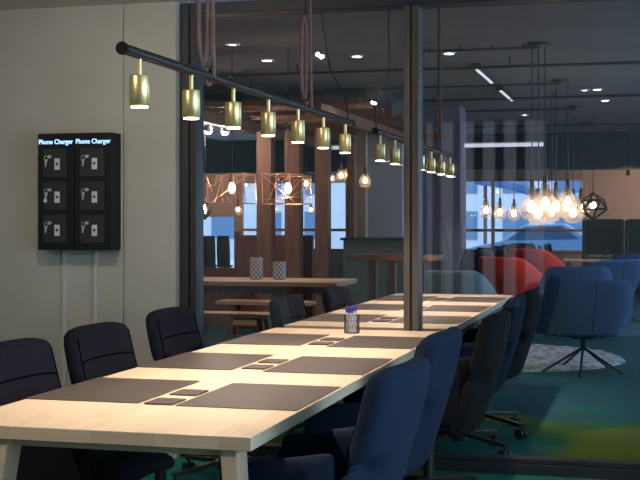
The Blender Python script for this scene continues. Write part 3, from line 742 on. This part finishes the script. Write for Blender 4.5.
cage_lamp(at(205, 210, 14), .14, .22, 0, M_metal, 1, 'small black faceted cage lamp beside the left glass frame', 'black cage lamps', .02, .006, 'gem')
point('cage_glow', at(232, 189, 12)+Vector((0, 0, -.05)), 6, (1, .7, .45), .04)
point('cage_glow', at(288, 189, 12)+Vector((0, 0, -.05)), 6, (1, .7, .45), .04)

# ============================================================ PICNIC TABLE AND BENCHES
PY = 11.75
pt = thing('picnic_table', 'long wooden table with slanted legs behind the glass on the left', 'table', (-3.85, PY, 0))
bm = BM(); bxx(bm, -1.15, .98, -.42, .42, .695, .74); obj('tabletop', bm, M_oak, pt, bevel=.004)
for sx in (-.85, .85):
    for sy in (-1, 1):
        bm = BM(); bar(bm, (sx, sy*.25, .695), (sx+math.copysign(.09, sx), sy*.36, 0), .07, .10, up=(0, 1, 0)); obj('leg', bm, M_brown, pt, bevel=.004)
bm = BM(); bxx(bm, -.85, .85, -.03, .03, .60, .69); obj('rail', bm, M_brown, pt)
def bench(y, x0, x1, lb):
    t = thing('bench', lb, 'bench', ((x0+x1)/2, y, 0), group='wooden benches by the picnic table'); hw = (x1-x0)/2
    bm = BM(); bxx(bm, -hw, hw, -.15, .15, .42, .46); obj('seat', bm, M_oak, t, bevel=.004)
    for s in (-1, 1):
        for q in (-1, 1):
            bm = BM(); bar(bm, (s*(hw-.2), q*.09, .42), (s*(hw-.12), q*.12, 0), .05, .07, up=(0, 1, 0)); obj('leg', bm, M_brown, t)
    bm = BM(); bxx(bm, -hw+.15, hw-.15, -.12, -.08, .20, .25); obj('stretcher', bm, M_oak, t)
bench(11.05, -4.9, -3.32, 'wooden bench on the near side of the picnic table'); bench(12.75, -4.55, -3.5, 'wooden bench on the far side of the picnic table')
# vases
def zig_mat():
    m = bpy.data.materials.new('zigzag_vase'); m.use_nodes = True; n = m.node_tree.nodes; L = m.node_tree.links; b = n['Principled BSDF']
    t = n.new('ShaderNodeTexCoord'); s = n.new('ShaderNodeSeparateXYZ'); L.new(t.outputs['Object'], s.inputs[0])
    at2 = n.new('ShaderNodeMath'); at2.operation = 'ARCTAN2'; L.new(s.outputs['Y'], at2.inputs[0]); L.new(s.outputs['X'], at2.inputs[1])
    m1 = n.new('ShaderNodeMath'); m1.operation = 'MULTIPLY'; m1.inputs[1].default_value = 3; L.new(at2.outputs[0], m1.inputs[0])
    pp = n.new('ShaderNodeMath'); pp.operation = 'PINGPONG'; pp.inputs[1].default_value = 1.0; L.new(m1.outputs[0], pp.inputs[0])
    ma = n.new('ShaderNodeMath'); ma.operation = 'MULTIPLY_ADD'; ma.inputs[1].default_value = 20; L.new(s.outputs['Z'], ma.inputs[0]); L.new(pp.outputs[0], ma.inputs[2])
    fr = n.new('ShaderNodeMath'); fr.operation = 'FRACT'; L.new(ma.outputs[0], fr.inputs[0])
    gt = n.new('ShaderNodeMath'); gt.operation = 'GREATER_THAN'; gt.inputs[1].default_value = .5; L.new(fr.outputs[0], gt.inputs[0])
    mx = n.new('ShaderNodeMix'); mx.data_type = 'RGBA'; L.new(gt.outputs[0], mx.inputs['Factor']); mx.inputs['A'].default_value = (.65, .66, .72, 1); mx.inputs['B'].default_value = (.02, .03, .07, 1)
    L.new(mx.outputs['Result'], b.inputs['Base Color']); return m
MZ = zig_mat()
for x, tt, h, r, lb in ((252, 12.2, .22, .065, 'taller grey zigzag patterned vase on the picnic table'), (271, 12.0, .18, .065, 'shorter grey zigzag patterned vase on the picnic table')):
    p = at(x, 0, tt); bm = BM(); lathe(bm, [(r*.9, 0), (r, .01), (r*1.02, h-.01), (r, h), (r*.9, h), (r*.88, .02)], seg=28)
    tag(obj('vase', bm, MZ, loc=(p.x, 11.75, .741), smooth=False), lb, 'vase', 'zigzag vases')

# ============================================================ TIMBER POSTS, PERGOLA, WALLS BEHIND
for px, w_, lb in ((266, .18, 'brown square timber post nearest the left, behind the picnic table'), (294, .18, 'brown square timber post in the middle behind the picnic table'), (323, .16, 'brown square timber post right of the two others')):
    p = at(px, 200, 14.5); bm = BM(); bxx(bm, -w_/2, w_/2, -w_/2, w_/2, 0, 2.38); tag(obj('timber_post', bm, M_brown, loc=(p.x, p.y, 0), bevel=.006), lb, 'post', 'brown timber posts')
p = at(362, 200, 15.5); bm = BM(); bxx(bm, -.06, .06, -.06, .06, 0, 2.45); tag(obj('timber_post', bm, M_pale, loc=(p.x, p.y, 0), bevel=.006), 'slim pale timber post left of the grey wall panel', 'post')
p = at(344, 200, 16.5); bm = BM(); bxx(bm, -.05, .05, -.05, .05, 0, 2.45); tag(obj('timber_post', bm, M_brown, loc=(p.x+.1, p.y, 0), bevel=.006), 'slim brown post between the third thick post and the pale post', 'post')
pg = thing('slatted_canopy', 'brown timber slatted canopy carried by the posts, under the ceiling', 'pergola', (-4.1, 13.6, 2.38))
for x in (-.5, .9):
    bm = BM(); bxx(bm, x-.05, x+.05, -1.8, 4.0, .0, .12); obj('beam', bm, M_brown, pg)
for k in range(11):
    y = -1.6+k*.55
    bm = BM(); bxx(bm, -.55, 1.3, y-.03, y+.03, .12, .18); obj('slat', bm, M_brown, pg)
# half wall and panels at the back left
bm = BM()
bxx(bm, -1.7, .0, -.04, .04, 0, .74); bxx(bm, -.02, .95, -.04, .04, 0, 1.15); bxx(bm, -.06, .02, -.05, .05, 0, 1.20)
tag(obj('half_height_partition', bm, M_redwood, loc=(-4.95, 14.6, 0), bevel=.004), 'reddish brown wooden low wall behind the picnic table', 'partition')
bs = dining_chair('olive brown stool chair behind the low wooden wall, left one', M_olive, 'olive chairs behind the low wall')
p = at(210, 0, 21); bs.location = (p.x, p.y, 0); bs.rotation_euler = (0, 0, D(100)); bs.scale = (.52, .52, 1.25)
p = at(225, 0, 21); _b = dup(bs, (p.x, p.y, 0), D(95), 'olive brown stool chair behind the low wooden wall, right one'); _b.scale = (.52, .52, 1.25)
# grey column panel and concrete counter right of posts
M_panel = mat('grey_blue_panel', (.50, .54, .62), .7, col2=(.56, .60, .68), scale=1.5)
p0 = at(350, 200, 17); p1 = at(404, 200, 17)
bm = BM(); bxx(bm, p0.x, p1.x, 16.6, 16.75, 0, 2.6); struct('wall_middle', bm, M_panel)
p = at(441, 200, 18.2); bm = BM(); bxx(bm, -.33, .33, -.3, .3, 0, 3.0); tag(obj('square_column', bm, mat('purple_grey_column', (.24, .21, .27), .7), loc=(p.x, p.y, 0), bevel=.01), 'broad dark purple-grey column right of the glass mullion', 'column')
# counter
p = at(382, 238, 14.5)
ct = thing('counter', 'olive grey counter with a dark ledge below the grey wall panel', 'counter', (p.x, p.y, 0))
M_oliv = mat('olive_board', (.13, .15, .13), .7)
bm = BM(); bxx(bm, -.42, .42, -.2, .2, 0, 1.10); obj('body', bm, M_oliv, ct)
bm = BM(); bxx(bm, -.45, .45, -.24, .24, 1.10, 1.13); obj('ledge', bm, M_dark, ct)
# bar table
p = at(386, 255, 10.35)
bt = thing('bar_table', 'tall dark brown wooden bar table behind the end of the meeting table', 'table', (p.x, p.y, 0))
bm = BM(); bxx(bm, -.27, .45, -.25, .25, 1.0, 1.045); obj('tabletop', bm, M_brown, bt, bevel=.003)
for x in (-.11, .05, .30):
    bm = BM(); bxx(bm, x-.033, x+.033, -.04, .04, 0, 1.0); obj('leg', bm, M_brown, bt)
# grass planter
p = at(452, 290, 14.2)
pl = thing('potted_grass', 'silvery tall grass in a slim planter left of the teal armchair', 'plant', (p.x, p.y, 0))
bm = BM(); lathe(bm, [(.13, 0), (.16, .5), (.15, .52), (.14, .50)], seg=20); obj('planter', bm, mat('pale_pot', (.30, .31, .35), .6), pl)
bm = BM()
for k in range(60):
    a = random.uniform(0, 2*PI); r0 = random.uniform(0, .1); h = random.uniform(.45, .85); b_ = random.uniform(.02, .16)
    tube(bm, [(r0*math.cos(a), r0*math.sin(a), .5), ((r0+b_*.3)*math.cos(a), (r0+b_*.3)*math.sin(a), .5+h*.6), ((r0+b_)*math.cos(a), (r0+b_)*math.sin(a), .5+h)], .004, 4)
obj('grass_blades', bm, M_grass, pl)

# ============================================================ CEILING SERVICES
bm = BM()
cyl(bm, (-9.5, 15.2, 2.79), (-3.1, 15.2, 2.79), .20, seg=32); cyl(bm, (-3.1, 15.2, 2.79), (-2.95, 15.2, 2.79), .20, .13, seg=32)
tag(obj('air_duct', bm, M_duct, smooth=False), 'wide grey ventilation duct crossing under the lounge ceiling', 'duct')
ptxt = ['first pipe from the glass', 'second pipe from the glass', 'third pipe from the glass', 'fourth pipe from the glass', 'fifth pipe from the glass', 'sixth pipe from the glass', 'seventh pipe from the glass', 'eighth pipe from the glass']
for y, x0, x1, z, r, lb in [(9.2, -12, 4.1, 2.95, .03, 0), (11.7, -2.2, -1.0, 2.96, .02, 1), (12.6, -7, 2, 2.90, .025, 2), (14.85, -3.9, -1.03, 2.96, .02, 3), (16.2, -9, 3.5, 2.93, .03, 4), (18.25, -4.5, -1.05, 2.96, .025, 5), (21.2, -5, 1.5, 2.95, .025, 6), (23, -8, 3.8, 2.93, .03, 7)]:
    bm = BM(); r *= .6; cyl(bm, (x0, 0, 0), (x1, 0, 0), r, seg=10)
    for k in range(4):
        xx = x0+(x1-x0)*(k+.5)/4; box(bm, (xx, 0, (3.0-z)/2), (.015, .015, 3.0-z))
    tag(obj('conduit_pipe', bm, M_pipe, loc=(0, y, z)), 'thin dark pipe under the lounge ceiling, ' + ptxt[lb], 'pipe', 'ceiling pipes')
# linear fixtures
for (xa, ya), (xb, yb), lb in (((475, 70), (489, 83), 'nearer'), ((499, 91), (511, 102), 'farther')):
    ta = FPX*(2.92-CH)/(221-ya); A = at(xa, ya, ta)
    t = thing('linear_ceiling_lamp', 'narrow black linear ceiling lamp, the %s of the two' % lb, 'ceiling lamp', (A.x, A.y, 2.92), group='linear ceiling lamps')
    bm = BM(); bxx(bm, -.05, .05, 0, 1.35, .01, .075); obj('housing', bm, M_pipe, t)
    bm = BM(); bxx(bm, .0, .03, .03, 1.32, 0, .012); obj('diffuser', bm, mat('dim_diffuser', (.8, .8, .8), .4, emit=(.9, .92, 1), estr=.9), t)
    bm = BM(); bxx(bm, -.006, .006, .1, .11, .07, .08); bxx(bm, -.006, .006, 1.2, 1.21, .07, .08); obj('bracket', bm, M_pipe, t)
# downlights
for px, py, pw, lb in ((267, 61, 25, 'upper left behind the glass'), (357, 57, 25, 'above the end of the bar light'), (449, 54, 20, 'just right of the mullion'), (597, 90, 50, 'on the right, first of two'), (605, 101, 50, 'on the right, second of two')):
    tt = FPX*(2.985-CH)/(221-py); A = at(px, py, tt)
    t = thing('downlight', 'small round white ceiling downlight ' + lb, 'ceiling lamp', (A.x, A.y, 3.0), group='round downlights')
    bm = BM(); cyl(bm, (0, 0, -.012), (0, 0, 0), .07, seg=20); obj('trim_ring', bm, M_white, t)
    bm = BM(); cyl(bm, (0, 0, -.016), (0, 0, -.010), .045, seg=16); obj('lens', bm, M_down, t)
    spot('downlight_lamp', (0, 0, -.03), pw, (.8, .88, 1), 100, .6, .04, parent=t)
# white ceiling bay with two bright lamps
p = at(222, 130, 14.2)
bm = BM(); bxx(bm, -.5, .5, -1.5, 1.5, 0, .05); tag(obj('ceiling_panel', bm, M_white, loc=(-5.20, 14.6, 2.44)), 'white ceiling panel with bright lamps beside the slatted canopy', 'panel')
for px, py, lb in ((208, 131, 'left'), (225, 132, 'right')):
    A = at(px, py, 13.9); t = thing('bright_spotlight', 'bright white round lamp under the white panel, %s one' % lb, 'ceiling lamp', (A.x, A.y, A.z), group='bright lamps under the white panel')
    bm = BM(); lathe(bm, [(.02, .06), (.045, .05), (.05, 0), (.04, -.01)], seg=16); obj('housing', bm, M_white, t)
    bm = BM(); lathe(bm, [(.04, -.008), (.035, -.025), (.01, -.035)], seg=16); obj('lens', bm, mat('bright_lens', (1, 1, 1), .4, emit=(1, .9, .78), estr=40), t)
    bm = BM(); cyl(bm, (0, 0, .05), (0, 0, 2.44-A.z), .012, seg=8); obj('stem', bm, M_white, t)
    point('lamp_glow', (0, 0, -.09), 14, (1, .88, .75), .04, parent=t)
# glowing line standing in for a white band reflected in the glass
for x0, x1, y, z, lb in ((-4.7, -1.5, 18.2, 2.42, 'long white line standing in for a reflected light band, behind the column'),):
    t = thing('reflected_line', lb, 'ceiling lamp', ((x0+x1)/2, y, z)); hw = (x1-x0)/2
    bm = BM(); bxx(bm, -hw, hw, -.03, .03, .05, .07); obj('housing', bm, M_white, t)
    bm = BM(); bxx(bm, -hw, hw, -.03, .03, 0, .05); obj('diffuser', bm, mat('reflected_line_glow', (1, 1, 1), .4, emit=(.85, .88, 1), estr=.7), t)
    bm = BM()
    for s in (-.9, .9): cyl(bm, (s*hw, 0, .06), (s*hw, 0, 3.0-z), .005, seg=6)
    obj('suspension_wire', bm, M_pipe, t)
# general room light from fill lamps added over the lounge to brighten it
for x, y, pw, lb in ((.3, 9.2, 80, 'nearest'), (.6, 12.5, 80, 'middle'), (-.8, 16.0, 110, 'third'), (-1.9, 19.5, 50, 'farthest'), (-5.4, 10.5, 45, 'above the picnic table side'), (-3.8, 11.0, 90, 'above the picnic table')):
    t = thing('downlight', 'added fill lamp in the lounge ceiling, %s' % lb, 'ceiling lamp', (x, y, 3.0), group='added lounge fill lamps')
    bm = BM(); cyl(bm, (0, 0, -.012), (0, 0, 0), .07, seg=20); obj('trim_ring', bm, M_white, t)
    bm = BM(); cyl(bm, (0, 0, -.014), (0, 0, -.010), .03, seg=16); obj('lens', bm, M_down, t)
    spot('downlight_lamp', (0, 0, -.03), pw, (1, .78, .58) if 'picnic table' in lb else (.55, .75, 1), 120, .7, .06, parent=t)

for x, y, tgt, pw, ang, lb in ((-3.5, 4.3, (-3.3, 6.4, 1.2), 14, 110, 'washing the locker wall, left one'), (-2.3, 4.5, (-2.6, 6.4, 1.4), 42, 100, 'washing the locker wall, right one'),
                      (-2.7, .9, (-1.7, 3.4, .6), 130, 90, 'over the near end of the meeting table')):  # fill spots added to brighten the locker wall and table front
    t = thing('downlight', 'added ceiling fill spot ' + lb, 'ceiling lamp', (x, y, HC), group='added meeting room fill spots')
    bm = BM(); cyl(bm, (0, 0, -.012), (0, 0, 0), .04, seg=20); obj('trim_ring', bm, M_black, t)
    bm = BM(); cyl(bm, (0, 0, -.014), (0, 0, -.010), .011, seg=16); obj('lens', bm, M_down, t)
    spot('downlight_lamp', (0, 0, -.03), pw, (1, .87, .72), ang, .9, .012, target=Vector(tgt)-Vector((x, y, HC)), parent=t)
for x, lb in ((-.4, 'left one of the right pair'), (1.2, 'right one of the right pair'), (-9.3, 'far left behind the copper cage lamps')):  # warm fill spots added to brighten the far wall
    t = thing('added_wall_spot', 'added warm fill spot for the beige far wall, ' + lb, 'ceiling lamp', (x, 24.3, 3.0), group='added warm wall fills')
    bm = BM(); cyl(bm, (0, 0, -.70), (0, 0, 0), .012, seg=8); obj('stem', bm, M_pipe, t)
    bm = BM(); cyl(bm, (0, .0, -.80), (0, 0, -.70), .04, .03, seg=16); obj('spot_head', bm, M_pipe, t)
    spot('added_wall_light', (0, .02, -.82), 65, (1, .72, .55), 120, .8, .04, target=(0, 1.7, -1.4), parent=t)

# ============================================================ OUTSIDE THE FAR WINDOW
t = thing('parked_car', 'blue toned parked car outside the far window', 'car', (-2.75, 33, -.2))
M_car = mat('car_blue', (.10, .24, .42), .3, spec=.6); M_carg = mat('car_glass', (.03, .08, .16), .1)
prof = [(-2.2, .35), (-2.15, .75), (-1.6, .88), (-1.0, 1.0), (-.4, 1.42), (.6, 1.46), (1.2, 1.1), (1.9, .98), (2.2, .8), (2.2, .35)]
bm = BM(); A = [bm.verts.new((x, -.8, z)) for x, z in prof]; B = [bm.verts.new((x, .8, z)) for x, z in prof]
bm.faces.new(A); bm.faces.new(B[::-1])
for i in range(len(prof)):
    j = (i+1) % len(prof); bm.faces.new((A[i], B[i], B[j], A[j]))
obj('body', bm, M_car, t, bevel=.05)
bm = BM(); pr_ = [(-.85, 1.02), (-.35, 1.36), (.55, 1.39), (1.0, 1.06)]
A = [bm.verts.new((x, -.815, z)) for x, z in pr_]; B = [bm.verts.new((x, -.79, z)) for x, z in pr_]; bm.faces.new(A); bm.faces.new(B[::-1])
for i in range(4): bm.faces.new((A[i], B[i], B[(i+1) % 4], A[(i+1) % 4]))
obj('side_window', bm, M_carg, t)
for x in (-1.4, 1.4):
    bm = BM(); cyl(bm, (x, -.86, .34), (x, -.62, .34), .34, seg=24); wv = obj('wheel', bm, M_black, t)
    bm = BM(); cyl(bm, (x, -.88, .34), (x, -.86, .34), .2, seg=20); obj('hubcap', bm, M_chrome, wv)
t = thing('neighbouring_building', 'pale blue building with windows across the street outside', 'building', (-9, 48, -.2))
bm = BM(); bxx(bm, -9, 12, 0, 6, 0, 7); obj('wall', bm, M_bld, t)
M_bw = mat('building_window', (.12, .25, .42), .3)
for i in range(10):
    for z in (.8, 2.6):
        bm = BM(); x = -8+i*2; bxx(bm, x-.5, x+.5, -.05, .02, z, z+1.1); obj('window', bm, M_bw, t)
t = thing('curved_canopy', 'blue curved roof canopy outside above the parked car', 'canopy', (-3.4, 38, -.2))
bm = BM()
def cc(u, w): return ((u*1.7), w*1.0, 2.75-1.1*max(0,(u+1)/2)**1.6)
shell(bm, cc, 16, 4, .25, .1); obj('roof', bm, mat('canopy_blue', (.05, .16, .36), .6), t, smooth=True)
for x in (-1.5, 1.5):
    bm = BM(); cyl(bm, (x, 0, 0), (x, 0, 1.7 if x > 0 else 2.7), .06, seg=10); obj('post', bm, M_frame, t)
